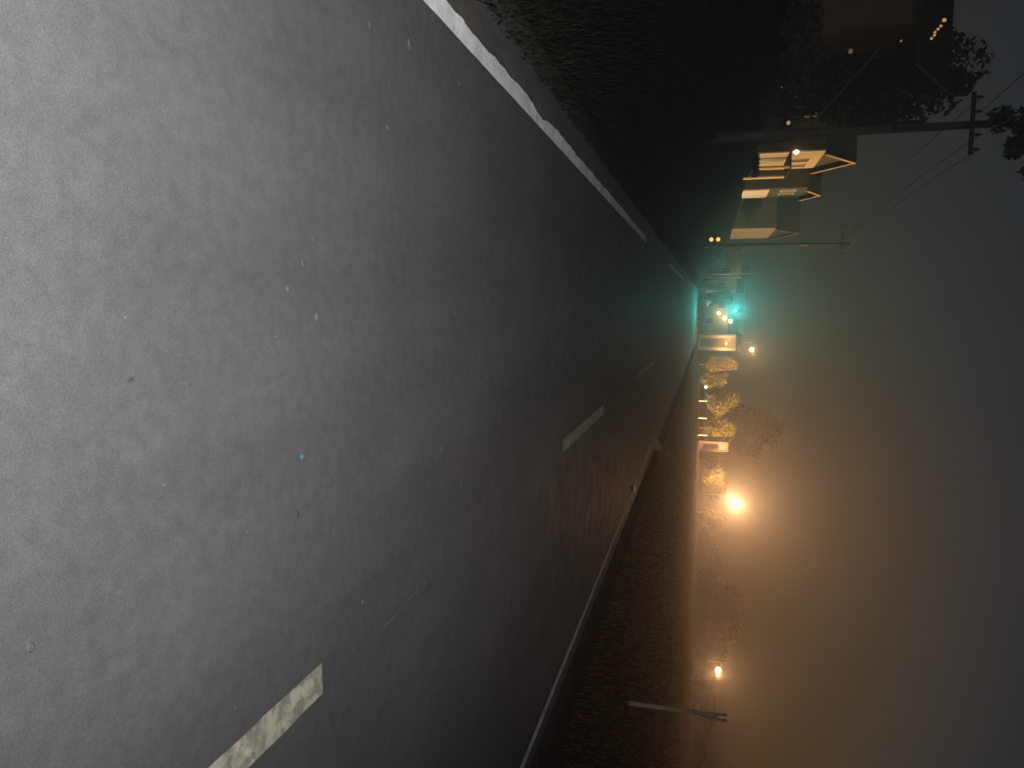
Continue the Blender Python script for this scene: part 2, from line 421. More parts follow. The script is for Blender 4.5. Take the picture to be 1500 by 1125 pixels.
for (x1, y0, y1, Y, lab) in ((1052, 800, 852, 150, 'low dark tree at the left end of the distant tree line'),
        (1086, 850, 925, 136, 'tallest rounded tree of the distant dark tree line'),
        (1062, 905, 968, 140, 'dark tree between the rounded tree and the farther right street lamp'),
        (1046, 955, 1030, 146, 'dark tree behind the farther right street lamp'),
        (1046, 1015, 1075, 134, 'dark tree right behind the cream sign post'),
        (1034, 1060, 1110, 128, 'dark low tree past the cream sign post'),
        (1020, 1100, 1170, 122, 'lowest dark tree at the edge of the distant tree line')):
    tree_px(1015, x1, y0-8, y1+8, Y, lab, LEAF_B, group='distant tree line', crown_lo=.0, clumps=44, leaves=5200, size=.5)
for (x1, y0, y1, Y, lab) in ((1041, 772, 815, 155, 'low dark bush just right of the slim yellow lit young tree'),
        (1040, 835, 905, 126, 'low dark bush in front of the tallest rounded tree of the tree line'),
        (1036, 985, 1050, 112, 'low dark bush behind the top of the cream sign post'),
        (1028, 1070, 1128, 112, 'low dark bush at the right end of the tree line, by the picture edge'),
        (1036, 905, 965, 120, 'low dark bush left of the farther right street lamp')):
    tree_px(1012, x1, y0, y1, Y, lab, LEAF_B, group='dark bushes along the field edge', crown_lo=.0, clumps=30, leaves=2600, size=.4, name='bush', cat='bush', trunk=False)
# left bank vegetation
p = at(1150, 130, 36)
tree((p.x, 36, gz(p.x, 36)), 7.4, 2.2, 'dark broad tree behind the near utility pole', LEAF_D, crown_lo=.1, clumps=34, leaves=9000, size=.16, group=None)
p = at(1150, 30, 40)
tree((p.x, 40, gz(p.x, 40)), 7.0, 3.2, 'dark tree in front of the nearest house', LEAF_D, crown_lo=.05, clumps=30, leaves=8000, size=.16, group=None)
p = at(1500, 195, 19)
t = thing('overhanging_tree', (p.x-4.2, 19, gz(p.x-4.2, 19)), 'dark leafy bough hanging into the night sky above the pole', 'tree')
zc = p.z - t.location.z
mb = MB(); mb.tube([(-3, 0, -.8), (-2.9, 0, 3), (-2.5, 0, zc*.8), (-1.2, 0, zc+2.6)], [.26, .2, .16, .07], 8)
mb.tube([(-1.5, 0, zc+2.2), (1.8, 0, zc+2.9), (3.6, .1, zc+1.6), (4.2, .1, zc+.4)], [.08, .06, .04, .02], 6)
mb.build('trunk', BARK, t, True)
crown_mesh('crown', (4.1, 0, zc+.35), (1.15, 1.4, .95), 12, 1900, .09, LEAF_D, t, 555, .38)
crown_mesh('crown', (-2.2, 0, zc+3.0), (2.2, 2.0, 1.8), 14, 2400, .1, LEAF_D, t, 556, .38)
for i, (px, py, Y, h, w, lab) in enumerate(((1075, 60, 24, 1.5, 1.4, 'dark shrub on the bank below the nearest house'),
        (1085, 140, 31, 1.6, 1.3, 'dark shrub on the bank left of the near utility pole'),
        (1075, 240, 44, .9, .9, 'low dark shrub in front of the tall gabled house'),
        (1070, 305, 75, 2.0, 1.6, 'dark shrub below the narrow gabled house'))):
    p = at(px, py, Y)
    tree((p.x, Y, gz(p.x, Y)), h, w, lab, LEAF_D, crown_lo=.0, clumps=16, leaves=1800, size=.08, name='shrub', cat='shrub', trunk=False, group='shrubs on the bank')
tree_px(1068, 1091, 361, 392, 112, 'small pale leafed tree between the far pole and the low dark house', LEAF, crown_lo=.1, leaves=1800, size=.16, group=None)
tree_px(1040, 1072, 424, 448, 122, 'green leafy tree just left of the green traffic light', LEAF, crown_lo=.25, leaves=2000, size=.18, group=None)

# ------------------------------------------------------------------ houses
def win(parent, c, w, h, axis, fm, arch=.07):
    """window on a wall facing +X (axis='x') or -Y (axis='y'); frame proud of the wall, pane set in it"""
    f = MB(); t = arch
    def bar(a, b, th=.06):
        if axis == 'x': f.span((c[0]-.02, c[1]+a[0], c[2]+a[1]), (c[0]+th, c[1]+b[0], c[2]+b[1]))
        else: f.span((c[0]+a[0], c[1]+.02, c[2]+a[1]), (c[0]+b[0], c[1]-th, c[2]+b[1]))
    bar((-w/2-t, h/2), (w/2+t, h/2+t)); bar((-w/2-t, -h/2-t), (w/2+t, -h/2))
    bar((-w/2-t, -h/2), (-w/2, h/2)); bar((w/2, -h/2), (w/2+t, h/2))
    bar((-.02, -h/2), (.02, h/2), .04)
    fo = f.build('window', fm, parent)
    g_ = MB()
    if axis == 'x': g_.span((c[0]-.01, c[1]-w/2, c[2]-h/2), (c[0]+.02, c[1]+w/2, c[2]+h/2))
    else: g_.span((c[0]-w/2, c[1]-.02, c[2]-h/2), (c[0]+w/2, c[1]+.01, c[2]+h/2))
    g_.build('pane', GLASS, fo)
    return fo
def gable_house(X, Y0, Y1, z0, depth, eave, ridge, label, wallm, name='gabled_house', over=.35, chimney=False, found=2.0, ridge_at=.5, group=None):
    """street front at x=X facing +X, ridge running along X, near side wall facing the camera"""
    W = Y1-Y0; t = thing(name, (X, (Y0+Y1)/2, z0), label, 'house', group)
    w = MB(); y = W/2; ry = -y+W*ridge_at
    prof = [(-y, -found), (y, -found), (y, eave), (ry, ridge), (-y, eave)]
    w.v = [(0, a, b) for a, b in prof] + [(-depth, a, b) for a, b in prof]
    w.f = [(0, 1, 2, 3, 4), (9, 8, 7, 6, 5)] + [(i, i+5, (i+1) % 5+5, (i+1) % 5) for i in range(5)]
    w.build('wall', wallm, t)
    r = MB(); th = .16
    for sgn, ye in ((-1, -y), (1, y)):
        dy = ye-ry; dz = eave-ridge; L = math.hypot(dy, dz); k = over/abs(L)
        ex, ez = ye+dy*k, eave+dz*k
        for x in (over, -depth-over):
            r.v += [(x, ry, ridge+.03), (x, ex, ez+.03), (x, ex, ez+.03+th), (x, ry, ridge+.03+th)]
        b = len(r.v)-8
        r.f += [(b, b+1, b+2, b+3), (b+7, b+6, b+5, b+4), (b, b+4, b+5, b+1), (b+1, b+5, b+6, b+2), (b+2, b+6, b+7, b+3)]
    ro = r.build('roof', SHINGLE, t)
    # fascia boards along the front verge
    for sgn, ye in ((-1, -y), (1, y)):
        dy = ye-ry; dz = eave-ridge; L = math.hypot(dy, dz); k = over/abs(L)
        ex, ez = ye+dy*k, eave+dz*k; f = MB(); x0, x1 = over+.004, over+.04
        f.v = [(x, a, b) for x in (x0, x1) for a, b in ((ry, ridge-.06), (ex, ez-.06), (ex, ez+.2), (ry, ridge+.2))]
        f.f = [(0,3,2,1), (4,5,6,7), (0,1,5,4), (1,2,6,5), (2,3,7,6), (3,0,4,7)]
        f.build('fascia', FASCIA, ro)
    if chimney:
        MB().box((-depth*.5, ry+.9, ridge+.4), (.7, .7, 1.8)).build('chimney', CONCRETE, ro)
    return t
# tall gabled house behind the near pole
a = at(1101, 224, 50); X = a.x; Y1 = solve_y(1101, 249, X); top = at(1202, 236, 53)
zb = gz(X, 53); eave = top.z-zb; rdg = at(1250, 240, 53).z-zb
print('house A', X, Y1, zb, a.z, eave, rdg)
hA = gable_house(X, 50, Y1, zb, 8, eave, rdg, 'tall cream gabled house with a lit street front behind the near utility pole', SHADE_SIDING)
MB().span((.002, -(Y1-50)/2+.02, -1.5), (.04, (Y1-50)/2-.02, eave-.06)).build('lit_front_sheet', CREAM, hA)  # pale sheet sets the lit front off from the shade-toned walls
W = Y1-50; y0 = -W/2
win(hA, (.04, y0+W*.48, eave*.66), 1.0, 1.5, 'x', WHITE)
win(hA, (.04, y0+W*.78, eave*.66), .9, 1.5, 'x', WHITE)
win(hA, (.04, y0+W*.78, eave*.24), .9, 1.4, 'x', WHITE)
win(hA, (-2.6, y0, eave*.65), 1.1, 1.4, 'y', WHITE)
MB().span((-.01, y0+W*.36-.5, 0), (.09, y0+W*.36+.5, 2.1)).build('door', DOOR, hA)
MB().span((.001, y0, -.6), (.09, y0+.32, eave-.05)).build('corner_board', WHITE, hA)
pr = MB().span((0.02, y0-.3, eave*.5-.05), (1.1, y0+W*.6, eave*.5+.05)); pr.build('porch_roof', SHINGLE, hA)
for yy in (y0-.3, y0+W*.55):
    MB().tube([(1.0, yy, -1.2), (1.0, yy, eave*.5-.05)], .09, 8).build('porch_post', WHITE, hA)
# porch wall lamp
lp = MB().box((.3, y0-.35, eave*.52), (.12, .12, .3)); MB().ball((0, 0, 0), .1)
lo = MB().tube([(0, y0-.06, eave*.60), (.12, y0-.3, eave*.60)], .025, 6).build('porch_lamp_or_fill', DARK_STEEL, hA)
MB().ball((.14, y0-.34, eave*.57), .13, (1, 1, 1.2)).build('bulb', emitter('porch_bulb_glow', (1.0, .72, .36), 7), lo)

# narrow house, next along
a = at(1105, 277, 64); X = a.x; Y1 = solve_y(1105, 289, X); zb = gz(X, 66)
eave = at(1184, 277, 64).z-zb; rdg = at(1206, 270, 64).z-zb; W = Y1-64
print('house B', X, Y1, zb, a.z, eave, rdg)
hB = gable_house(X, 64, Y1, zb, 9, eave, rdg, 'narrow dark gabled house with a bright garage door below', SHADE_SIDING)
MB().span((.002, -W/2+.25, -.4), (.08, W/2-.25, 2.0)).build('garage_door', GARAGE, hB)
win(hB, (0, -W*.2, eave*.72), .8, 1.1, 'x', WHITE); win(hB, (0, W*.2, eave*.72), .8, 1.1, 'x', WHITE)
win(hB, (-2.0, -W/2, eave*.5), 1.0, 1.3, 'y', GREY_SIDING)
# long low gabled house in front of the far pole
a = at(1074, 335, 98); X = a.x; Y1 = solve_y(1074, 349, X); zb = gz(X, 100)
eave = at(1138, 335, 98).z-zb; rdg = at(1172, 335, 100).z-zb; W = Y1-98
print('house C', X, Y1, zb, a.z, eave, rdg)
hC = gable_house(X, 98, Y1, zb, 10, eave, rdg, 'house with shade-toned sides, a steep roof and bright blank gable end', SHADE_SIDING, ridge_at=.3)
MB().span((.003, -W/2+.02, -1.2), (.10, W/2-.02, eave-.1)).build('lit_front_sheet', CREAM, hC)
win(hC, (-3.0, -W/2, eave*.55), 1.2, 1.3, 'y', GREY_SIDING); win(hC, (.10, W*.2, eave*.45), 1.0, 1.3, 'x', WHITE)
# dark houses farther on
def simple_house(px0, px1, pxr, pyl, pyr, Y, label, wallm, depth=6, roof='gable', parts=True):
    a = at(px0, pyl, Y); b = at(px0, pyr, Y); zb = gz((a.x+b.x)/2, Y)
    W = b.x-a.x; t = thing('far_house', ((a.x+b.x)/2, Y, zb), label, 'house', 'small houses at the junction')
    h = at(px1, (pyl+pyr)/2, Y).z-zb; r_ = at(pxr, (pyl+pyr)/2, Y).z-zb
    w = MB(); prof = [(0, -1), (depth, -1), (depth, h), (depth/2, r_), (0, h)]
    w.v = [(-W/2, p_, q_) for p_, q_ in prof]+[(W/2, p_, q_) for p_, q_ in prof]
    w.f = [(4,3,2,1,0), (5,6,7,8,9)]+[(i, (i+1) % 5, (i+1) % 5+5, i+5) for i in range(5)]
    w.build('wall', wallm, t)
    rf = MB(); o = .3
    for (ya, yb, za, zb_) in ((-o, depth/2, h-o*(r_-h)/(depth/2), r_), (depth+o, depth/2, h-o*(r_-h)/(depth/2), r_)):
        rf.add([(-W/2-o, ya, za+.03), (W/2+o, ya, za+.03), (W/2+o, yb, zb_+.03), (-W/2-o, yb, zb_+.03),
                (-W/2-o, ya, za+.18), (W/2+o, ya, za+.18), (W/2+o, yb, zb_+.18), (-W/2-o, yb, zb_+.18)],
               [(0,3,2,1), (4,5,6,7), (0,1,5,4), (1,2,6,5), (3,0,4,7)])
    rf.build('roof', SHINGLE, t)
    return t, W, h
t, W, h = simple_house(1042, 1086, 1099, 391, 405, 128, 'small dark house with a thin bright eave post, left of the traffic light', GREY_SIDING)
MB().tube([(W/2+.22, -.5, -.8), (W/2+.22, -.5, h+.1)], .16, 8).build('corner_post', CREAM, t)
win(t, (-W*.1, 0, h*.55), .9, 1.3, 'y', CREAM)
t, W, h = simple_house(1042, 1080, 1090, 411, 426, 138, 'small tan house with one dark window beside the thin bright post', TAN_SIDING)
win(t, (0, 0, h*.55), 1.0, 1.4, 'y', GREY_SIDING)
# dark building behind the signal, three bright wall lamps
t, W, h = simple_house(1032, 1068, 1082, 440, 486, 134, 'dark low building behind the signal with three bright wall lamps', TAN_SIDING, 5)
for (px, py, r_) in ((1053, 459, .22), (1062, 466, .26), (1070, 470.5, .30)):
    p = at(px, py, 133.4)-Vector(t.location)
    k = MB().tube([(p.x, 0.05, p.z+.2), (p.x, p.y, p.z+.2), (p.x, p.y, p.z)], .04, 6).build('wall_lamp', DARK_STEEL, t)
    MB().ball((p.x, p.y, p.z), r_).build('bulb', WARM, k)
for yy in (-W*.42, W*.15): win(t, (yy, 0, h*.35), .9, 1.2, 'y', CREAM)
# house with lit white corner posts next to the smallest street lamp
a = at(1034, 491, 128); b = at(1034, 513, 128); zb = gz(a.x, 128); W = b.x-a.x; h = at(1078, 500, 128).z-zb
t = thing('porch_house', ((a.x+b.x)/2, 128, zb), 'tall narrow porch house with lit white corner posts and dark doorway', 'house')
MB().span((-W/2, .9, -.5), (W/2, 6, h)).build('wall', TAN_SIDING, t)
rf = MB(); rf.add([(-W/2-.2, -.3, h+.0), (W/2+.2, -.3, h), (W/2+.2, 6.3, h), (-W/2-.2, 6.3, h), (-W/2-.2, 3, h+1.0), (W/2+.2, 3, h+1.0)],
                  [(0,3,2,1), (0,1,5,4), (3,4,5,2), (0,4,3), (1,2,5)]); rf.build('roof', SHINGLE, t)
MB().span((-W/2+.6, .82, .3), (W/2-.6, .899, h*.72)).build('door', DOOR, t)
for x in (-W/2+.2, W/2-.2): MB().span((x-.22, -.1, .25), (x+.22, .3, h-.01)).build('porch_post', CREAM, t)
pl = MB().tube([(.1, .86, h*.80), (.1, .45, h*.82), (.1, .35, h*.78)], .04, 6).build('porch_lamp_or_fill', DARK_STEEL, t)  # fitting added to brighten the porch posts
MB().ball((.1, .35, h*.75), .14).build('bulb', emitter('porch_fill_glow', (1, .62, .25), 5), pl)
PORCH = Vector(t.location) + Vector((.1, -1.1, h*.70))
MB().span((-W/2, -.25, -.4), (W/2, .89, .25)).build('porch_floor', CONCRETE, t)
# lit trimmed kiosk
a = at(1026, 646, 158); b = at(1026, 660, 158); zb = gz(a.x, 158); W = b.x-a.x; h = at(1065, 652, 158).z-zb
t = thing('kiosk', ((a.x+b.x)/2, 158, zb), 'narrow dark kiosk outlined by lit trim between two lit trees', 'kiosk')
MB().span((-W/2+.1, .1, 0), (W/2-.1, 1.8, h-.2)).build('wall', DOOR, t)
MB().span((-W/2, 0, h-.19), (W/2, 2.0, h+.3)).build('roof', OLD_TRIM, t)
for x in (-W/2+.1, W/2-.1): MB().span((x-.16, -.15, 0), (x+.16, .09, h-.2)).build('trim_post', OLD_TRIM, t)
MB().span((-W/2+.5, .04, .9), (W/2-.5, .098, h*.7)).build('pane', GLASS, t)
# nearest house at the top left
p = at(1345, 100, 31); q = at(1395, 100, 33.5); zb = gz(-14, 31)
xr = p.x; eave = p.z-zb; rdg = q.z-zb
t = thing('nearest_house', (xr-5, 31, zb), 'big dark house at the picture edge with fairy lights on its roof', 'house')
w = MB(); prof = [(0, -2.5), (7, -2.5), (7, eave), (3.5, rdg-.2), (0, eave)]
w.v = [(-6, a_, b_) for a_, b_ in prof]+[(3.4, a_, b_) for a_, b_ in prof]
w.f = [(4,3,2,1,0), (5,6,7,8,9)]+[(i, (i+1) % 5, (i+1) % 5+5, i+5) for i in range(5)]
w.build('wall', weathered('dark_brown_siding', (.13, .10, .07), .2, 2, .85), t)
rf = MB(); sl = (rdg-eave)/3.5
for (ya, yb) in ((-.5, 3.5), (7.5, 3.5)):
    za = eave-.5*sl
    rf.add([(-6.5, ya, za), (5.0, ya, za), (5.0, yb, rdg), (-6.5, yb, rdg), (-6.5, ya, za+.18), (5.0, ya, za+.18), (5.0, yb, rdg+.18), (-6.5, yb, rdg+.18)],
           [(0,3,2,1), (4,5,6,7), (0,1,5,4), (1,2,6,5), (3,0,4,7)])
rf.build('roof', SHINGLE, t)
win(t, (1.0, 0, eave*.62), 1.2, 1.6, 'y', TAN_SIDING); win(t, (-2.2, 0, eave*.62), 1.2, 1.6, 'y', TAN_SIDING)
MB().span((-2.9, -.06, eave*.2), (-1.6, .02, eave*.2+2.1)).build('door', DOOR, t)
# fairy lights lying on the roof slope
fa = at(1364, 57, 31.3); fb = at(1384, 30, 32.8)
def roofz(y): return zb+eave+(y-31)*sl+.24
fl = thing('fairy_lights', (fa.x, fa.y, roofz(fa.y)), 'short diagonal string of warm fairy lights on the nearest roof', 'fairy lights')
pts = []
for i in range(7):
    k = i/6; p = fa.lerp(fb, k); pts.append((p.x-fa.x, p.y-fa.y, roofz(p.y)-roofz(fa.y)+.03*math.sin(i*2.1)))
MB().tube(pts, .015, 6).build('cord', DARK_STEEL, fl)
for i in range(7):
    if i == 5: continue
    MB().ball((pts[i][0], pts[i][1]-.05, pts[i][2]+.05), .05 if i != 6 else .075, n=8, m=6).build('bulb', WARM_DIM, fl)
# small lanterns hanging in the dark trees on the bank, and a post lamp helper
def hanging_lantern(px, py, Y, r, label, mat):
    p = at(px, py, Y)
    t = thing('hanging_lantern', p, label, 'lantern', 'small lanterns hanging on the bank')
    MB().tube([(0, 0, r*.9), (.01, 0, .45), (0, 0, .9)], .006, 6).build('cord', DARK_STEEL, t)
    MB().tube([(0, 0, r*.75), (0, 0, r*1.15)], [r*.6, r*.35], 10).build('cap', DARK_STEEL, t)
    MB().ball((0, 0, 0), r, (1, 1, .85)).build('globe', mat, t, True)
    return t
def garden_lamp(px, py, Y, r, label, mat):
    p = at(px, py, Y); z = gz(p.x, Y)
    t = thing('garden_lamp', (p.x, Y, z), label, 'garden lamp')
    h = max(p.z-z, .3)
    MB().tube([(0, 0, -.2), (0, 0, h-r*.8)], .035, 8).build('post', DARK_STEEL, t)
    MB().ball((0, 0, h), r).build('globe', mat, t, True)
    return t
hanging_lantern(1246, 75, 29.5, .09, 'dim orange lantern hanging in the dark trees left of the near pole', emitter('dim_orange_globe', (1, .5, .2), .10))
hanging_lantern(1155, 180, 28.5, .075, 'pinkish lantern hanging just left of the near pole', emitter('dim_pink_globe', (1, .55, .32), .4))
hanging_lantern(1320, 60, 30.2, .04, 'highest tiny lantern, under the eave of the nearest house', emitter('tiny_globe', (1, .6, .3), .25))
hanging_lantern(1145, 128, 29, .025, 'tiniest lantern, low over the bank left of the pinkish one', emitter('tinier_globe', (1, .8, .4), .25))

# ------------------------------------------------------------------ poles and cables
DARK_POLE = weathered('shade_pole_wood', (.035, .032, .028), .3, 4, .9, .5, .02)  # darkened so the far pole looks unlit
def utility_pole(px_base, px_top, py, Y, label, wood=None):
    wood = wood or POLE_WOOD
    b = at(px_base, py, Y); z = gz(b.x, Y); top = at(px_top, py, Y).z-z
    t = thing('utility_pole', (b.x, Y, z), label, 'utility pole', 'wooden utility poles on the left bank')
    MB().tube([(0, 0, -.5), (0, 0, top*.5), (0.02, 0, top)], [.17, .15, .115], 14).build('pole', wood, t, True)
    MB().box((0, -.14, top-.6), (1.9, .1, .12)).build('crossarm', DARK_POLE, t)
    for x in (-.8, -.35, .35, .8):
        MB().tube([(x, -.14, top-.54), (x, -.14, top-.46), (x, -.14, top-.40), (x, -.14, top-.34)], [.03, .06, .045, .03], 8).build('insulator', DARK_STEEL, t)
    MB().tube([(.0, -.3, top*.66), (0, -.3, top*.66+.7)], .17, 12).build('transformer', DARK_STEEL, t)
    MB().box((0, -.17, 1.6), (.22, .03, .3)).build('tag_plate', DARK_STEEL, t)
    return t, top
P1, T1 = utility_pole(1036, 1452, 203, 27, 'near utility pole of weathered wood in front of the lit houses')
P2, T2 = utility_pole(1074, 1244, 360, 66, 'farther utility pole, a thin dark shaft beside the bright blank gable', DARK_POLE)
def cable(a, b, sag, r, label, group=None, name='overhead_cable', mat=WIRE, n=24):
    a = Vector(a); b = Vector(b); pts = []
    for i in range(n+1):
        k = i/n; p = (b-a)*k; p.z -= sag*4*k*(1-k); pts.append(p)
    o = MB().tube(pts, r, 6).build(name, mat); o.location = a
    return tag(o, label, 'cable', group)
l1, l2 = P1.location, P2.location
P3 = Vector((-4.6, 112, gz(-4.6, 112)+8.6))
for x in (-.8, .35, .8):
    cable(l1+Vector((x, -.14, T1-.36)), l2+Vector((x, -.14, T2-.36)), 0.55, .014, 'overhead line running from the near pole to the far pole', 'overhead lines between the poles')
for x in (-.8, .8):
    cable(l2+Vector((x, -.14, T2-.36)), P3+Vector((x*.4, 0, 0)), 1.0, .016, 'overhead line from the far pole to the signal mast', 'overhead lines beyond the far pole')
for x in (-.35,):
    cable(l1+Vector((x, -.14, T1-.36)), l1+Vector((x, -40, T1+.2)), .9, .012, 'overhead line leaving the near pole towards the camera')
pa = at(1170, 200, 26.85); pb = at(1292, 66, 31)
cable(pa, pb, -.05, .03, 'tan service cable rising from the near pole to the nearest house', None, 'service_cable', weathered('tan_cable', (.20, .15, .09), .3, 3))

# ------------------------------------------------------------------ traffic light
g0 = at(1077, 455, 112)
t = thing('traffic_light', (P3.x, 112, gz(P3.x, 112)), 'green traffic light hanging from a mast arm over the road', 'traffic light')
o = Vector(t.location); dx = g0.x-o.x; zg = g0.z-o.z
MB().tube([(0, 0, -.3), (0, 0, 3), (0, 0, P3.z-o.z+.1)], [.16, .13, .10], 12).build('mast', STEEL, t, True)
MB().tube([(0, 0, zg+1.35), (dx*.5, 0, zg+1.55), (dx+.7, 0, zg+1.6)], [.09, .07, .05], 10).build('mast_arm', STEEL, t, True)
h = MB().box((dx, 0, zg+.42), (.40, .32, 1.22)); h.tube([(dx, 0, zg+1.03), (dx, 0, zg+1.6)], .04, 8)
ho = h.build('signal_housing', DARK_STEEL, t)
for k, mtl in ((0, GREEN), (1, AMBER_OFF), (2, RED_OFF)):
    z = zg+.42*k
    MB().tube([(dx, -.161, z), (dx, -.20, z)], .16, 18).build('lens', mtl, ho)
    vz = MB(); n = 12
    for i in range(n+1):
        a = math.pi*(-.1+1.2*i/n); c, s_ = math.cos(a), math.sin(a)
        for r_ in (.175, .19):
            vz.v += [(dx+r_*c, -.17, z+r_*s_), (dx+r_*c, -.42+.1*(1-s_), z+r_*s_)]
    for i in range(n):
        b = 4*i; vz.f += [(b, b+4, b+5, b+1), (b+2, b+3, b+7, b+6), (b+1, b+5, b+7, b+3)]
    vz.build('visor', DARK_STEEL, ho)

# ------------------------------------------------------------------ street lamps
LIGHTS = []
def street_lamp(px, py, Y, label, r=.34, side=-1):
    p = at(px, py, Y); z = gz(p.x, Y); h = p.z-z
    t = thing('street_lamp', (p.x+side*-.0, Y, z), label, 'street lamp', 'orange street lamps')
    MB().tube([(-1.3, .3, -.3), (-1.3, .3, h*.5), (-1.3, .3, h+.35)], [.12, .10, .07], 10).build('pole', STEEL, t, True)
    MB().tube([(-1.3, .3, h+.3), (-.9, .3, h+.5), (-.2, .3, h+.45)], [.05, .045, .04], 8).build('arm', STEEL, t, True)
    hd = MB().ball((0, .3, h+.38), .42, (1, .7, .35)).build('lamp_head', STEEL, t, True)
    MB().ball((0, 0, h), r, (1, .8, .8), 16, 10).build('lens', SODIUM, hd, True)
    LIGHTS.append((p.x, Y, p.z)); return t
street_lamp(1077, 737, 142, 'brightest orange street lamp, right of the lit tree row', .75)
street_lamp(1052, 982, 124, 'orange street lamp at the dark tree line near the cream sign post', .55)
street_lamp(1101, 512, 136, 'smallest orange street lamp, above the tall narrow porch house', .36)

# ------------------------------------------------------------------ small things by the road
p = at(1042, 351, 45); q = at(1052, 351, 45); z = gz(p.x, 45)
t = thing('hazard_marker', (p.x, 45, z), 'roadside post with two small glowing amber reflectors, one above the other', 'hazard marker')
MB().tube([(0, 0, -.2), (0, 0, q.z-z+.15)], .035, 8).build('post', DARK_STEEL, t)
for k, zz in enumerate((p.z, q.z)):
    MB().tube([(0, -.04, zz-z), (0, -.10, zz-z)], .115, 14).build('amber_reflector', AMBER_REFLECTOR, t)
b0 = on_ground(920, 1030); tp = at(1065, 1050, b0.y)
print('sign post', b0, tp)
t = thing('sign_post', (b0.x, b0.y, gz(b0.x, b0.y)), 'slim cream post with two narrow boards at its top in the right field', 'sign post')
vx, vy, vz_ = (tp-Vector(t.location)); H = vz_
MB().tube([(0, 0, -.3), (vx*.9, 0, H*.9)], .055, 10).build('post', POST_PAINT, t)
for s_ in (-1, 1):
    bd = MB(); o_ = s_*.06
    bd.add([(vx*.78+o_-.032, -.07, H*.78), (vx*.78+o_+.032, -.07, H*.78), (vx+o_*1.2+.034, -.07, H), (vx+o_*1.2-.034, -.07, H),
            (vx*.78+o_-.032, -.045, H*.78), (vx*.78+o_+.032, -.045, H*.78), (vx+o_*1.2+.034, -.045, H), (vx+o_*1.2-.034, -.045, H)],
           [(0,1,2,3), (7,6,5,4), (0,4,5,1), (1,5,6,2), (2,6,7,3), (3,7,4,0)])
    bd.build('board', POST_PAINT, t)
p = on_ground(928, 716)
mb = MB(); mb.add([(-.07, -.06, 0), (.07, -.06, 0), (.07, .06, 0), (-.07, .06, 0), (-.05, -.03, .05), (.05, -.03, .05), (.05, .03, .05), (-.05, .03, .05)],
                  [(0,3,2,1), (4,5,6,7), (0,1,5,4), (1,2,6,5), (2,3,7,6), (3,0,4,7)])
o = mb.build('road_stud', STUD); o.location = (p.x, p.y, .006); tag(o, 'small pale road stud at the end of the right road line', 'road stud')
# white marker posts, cool light
mp0 = None
for (py, lab) in ((587, 'white marker post nearest the cool white light'), (612, 'white marker post in the middle of the three'), (637, 'white marker post nearest the lit trimmed kiosk')):
    c = at(1024, py, 146); z = gz(c.x, 146); hh = at(1036, py, 146).z-z
    t = thing('marker_post', (c.x, 146, z), lab, 'marker post', 'white marker posts below the lit trees')
    MB().tube([(0, 0, -.2), (0, 0, hh*.85), (0, 0, hh)], [.14, .14, .10], 10).build('post', WHITE, t)
    MB().tube([(0, 0, hh*.72), (0, 0, hh*.80)], .15, 10).build('band', DARK_STEEL, t)
garden_lamp(1034, 567, 148, .30, 'short post lamp with a cool white globe below the lit trees', COOL)
# low pale wall at the junction
a = at(1031, 426, 124); b = at(1031, 476, 124); z = gz(a.x, 124)
wl = MB(); wl.box((0, 0, .35), (b.x-a.x, .3, 1.3)); 
o = thing('low_wall', ((a.x+b.x)/2, 124, z), 'low pale concrete wall at the junction below the traffic light', 'wall')
wl.build('wall', CONCRETE, o); MB().box((0, 0, 1.04), (b.x-a.x+.1, .4, .08)).build('coping', CREAM, o)
for x in ((b.x-a.x)/2*-1-.2,): MB().box((x, 0, .75), (.38, .42, 2.2)).build('gate_pier', CREAM, o)
# bits on the road
def pebble(px, py, s, mat, label, cat='pebble', name='pebble', flat=.15, grp='pebbles on the road'):
    p = on_ground(px, py); rr = random.Random(px*7+py); s *= .72; mb = MB().ball((0, 0, 0), s, (1, 1.25, flat), 9, 6)
    mb.v = [tuple(c*(1+rr.uniform(-.16, .16)) for c in v) for v in mb.v]
    o = mb.build(name, mat, None, True); o.location = (p.x, p.y, .004+s*flat*.7); o.rotation_euler = (0, 0, rr.uniform(0, 3)); return tag(o, label, cat, grp)
pebble(442, 669, .022, TEAL_SCRAP, 'small teal scrap of plastic lying on the asphalt', 'litter', 'litter_scrap', .25, None)
pebble(434, 754, .020, STONE, 'dark pebble on the asphalt below the teal scrap')
pebble(599, 66, .042, PALE_STONE, 'flat pale stone close to the white edge line', flat=.14)
pebble(541, 37, .026, PALE_STONE, 'smaller pale pebble by the top edge of the picture', flat=.14)
pebble(443, 386, .020, PALE_STONE, 'lone pale pebble in the middle of the lit asphalt', flat=.14)
pebble(43, 948, .016, PALE_STONE, 'pale pebble nearest the bottom left corner of the picture')

# ------------------------------------------------------------------ haze
HZ = MB().span((-420, -40, -1.3), (420, 420, 60))
mt = bpy.data.materials.new('night_haze'); mt.use_nodes = True; nt = mt.node_tree
nt.nodes.remove(nt.nodes['Principled BSDF'])
pv = nt.nodes.new('ShaderNodeVolumePrincipled')
pv.inputs['Color'].default_value = (.92, .93, .95, 1); pv.inputs['Density'].default_value = .0026; pv.inputs['Anisotropy'].default_value = .80
nt.links.new(pv.outputs[0], nt.nodes['Material Output'].inputs['Volume'])
hz = HZ.build('haze', mt); hz['kind'] = 'stuff'; hz['label'] = 'thin night haze glowing round the lamps'

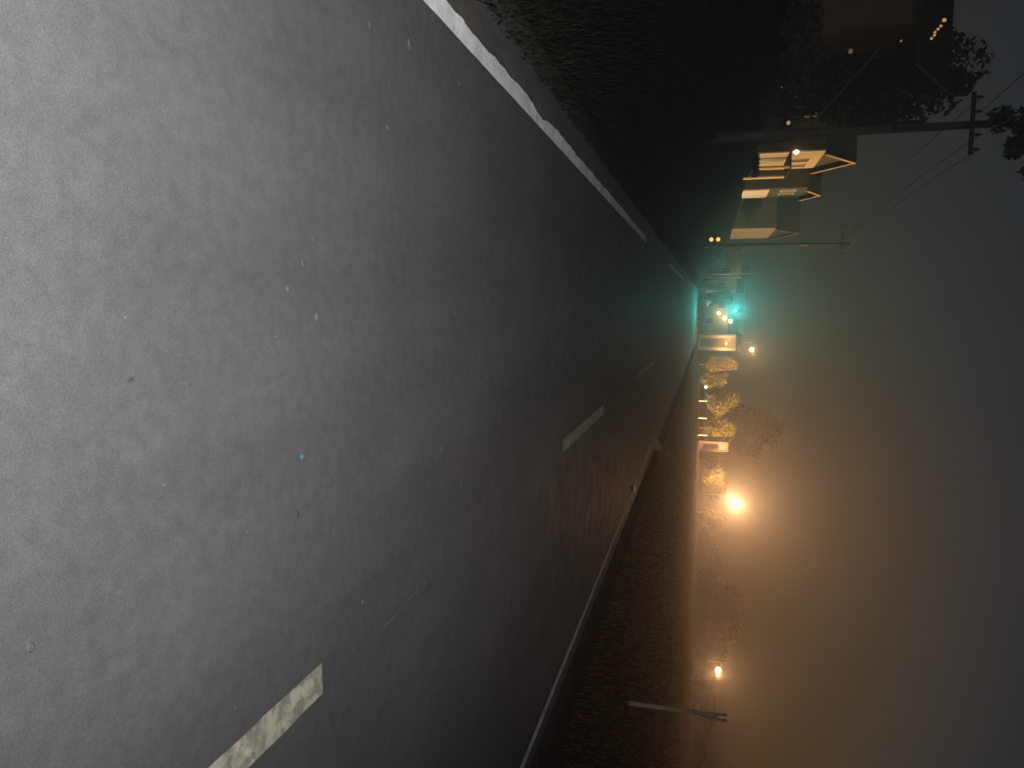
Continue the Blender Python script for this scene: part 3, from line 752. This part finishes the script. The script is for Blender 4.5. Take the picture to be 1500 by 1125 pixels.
# ------------------------------------------------------------------ light
def light(name, typ, loc, energy, col, size=.3, target=None, angle=60, blend=.5):
    l = bpy.data.lights.new(name, typ); o = bpy.data.objects.new(name, l); COL.objects.link(o); o.location = loc
    l.energy = energy; l.color = col
    if typ == 'SUN': l.angle = size
    else: l.shadow_soft_size = size
    if typ == 'SPOT': l.spot_size = R(angle); l.spot_blend = blend
    if target is not None: o.rotation_euler = (Vector(target)-Vector(loc)).to_track_quat('-Z', 'Y').to_euler()
    return o
ORANGE = (1.0, .50, .215)
for i, (x, y, z) in enumerate(LIGHTS):
    glow = (34000, 6500, 3600)[i]; near = (165000, 5000, 20000)[i]
    light('street_lamp_or_fill', 'SPOT', (x-.4, y+.9, z-.5), near, ORANGE, .3, ((x-22, y+13, 2.5), (x-2, y+12, 2), (x+10, y+22, 3.5))[i], (125, 140, 104)[i], .9)
    if i == 0: light('street_lamp_downlight', 'SPOT', (x+.2, y+.3, z-.5), 5000, ORANGE, .3, (x+4, y+5, 0), 100, .8)
    light('street_lamp_beam', 'SPOT', (x, y-1.0, z), glow, ORANGE, .4, ((4, 20, .5), (2, 8, 1.5), (2, 10, 1.0))[i], (70, 46, 60)[i], 1.0)
light('signal_beam', 'SPOT', (g0.x, g0.y-.45, g0.z), 6200, (.06, .95, .84), .15, (0, 10, .5), 80, 1.0)
light('porch_fill', 'POINT', PORCH, 420, (1.0, .55, .2), .15)  # added fill for the porch posts
# added unseen spot that brightens the house fronts; no lamp is built there
light('street_lamp_or_fill', 'SPOT', (63, 40, 5.1), 330000, (1.0, .52, .17), .25, (-10, 88, 7.0), 60, .5)
# the torch in the photographer's other hand
light('phone_torch', 'SPOT', (-.3, -1.3, 2.3), 3300, (1.0, .99, .98), .03, (-1.2, 3.5, 0), 100, 1.0)
# added faint fill, no such source in the sky
sun = light('night_fill', 'SUN', (0, 0, 50), .004, (.8, .88, 1.0), R(10), (-20, 30, 0))

w = bpy.data.worlds.new('World'); S.world = w; w.use_nodes = True; nt = w.node_tree
sky = nt.nodes.new('ShaderNodeTexSky'); sky.sky_type = 'NISHITA'; sky.sun_disc = False
sky.sun_elevation = R(4); sky.sun_rotation = R(200); sky.air_density = 1.5; sky.ozone_density = 2.6
nt.links.new(mixc(nt, 1.0, sky.outputs[0], (1.12, .96, 1.03), 'MULTIPLY'), nt.nodes['Background'].inputs['Color']); nt.nodes['Background'].inputs['Strength'].default_value = .017

S.view_settings.view_transform = 'Standard'; S.view_settings.look = 'None'
S.view_settings.exposure = 0; S.view_settings.gamma = 1
S.cycles.max_bounces = 5; S.cycles.volume_bounces = 0; S.cycles.diffuse_bounces = 2
S.cycles.use_denoising = True
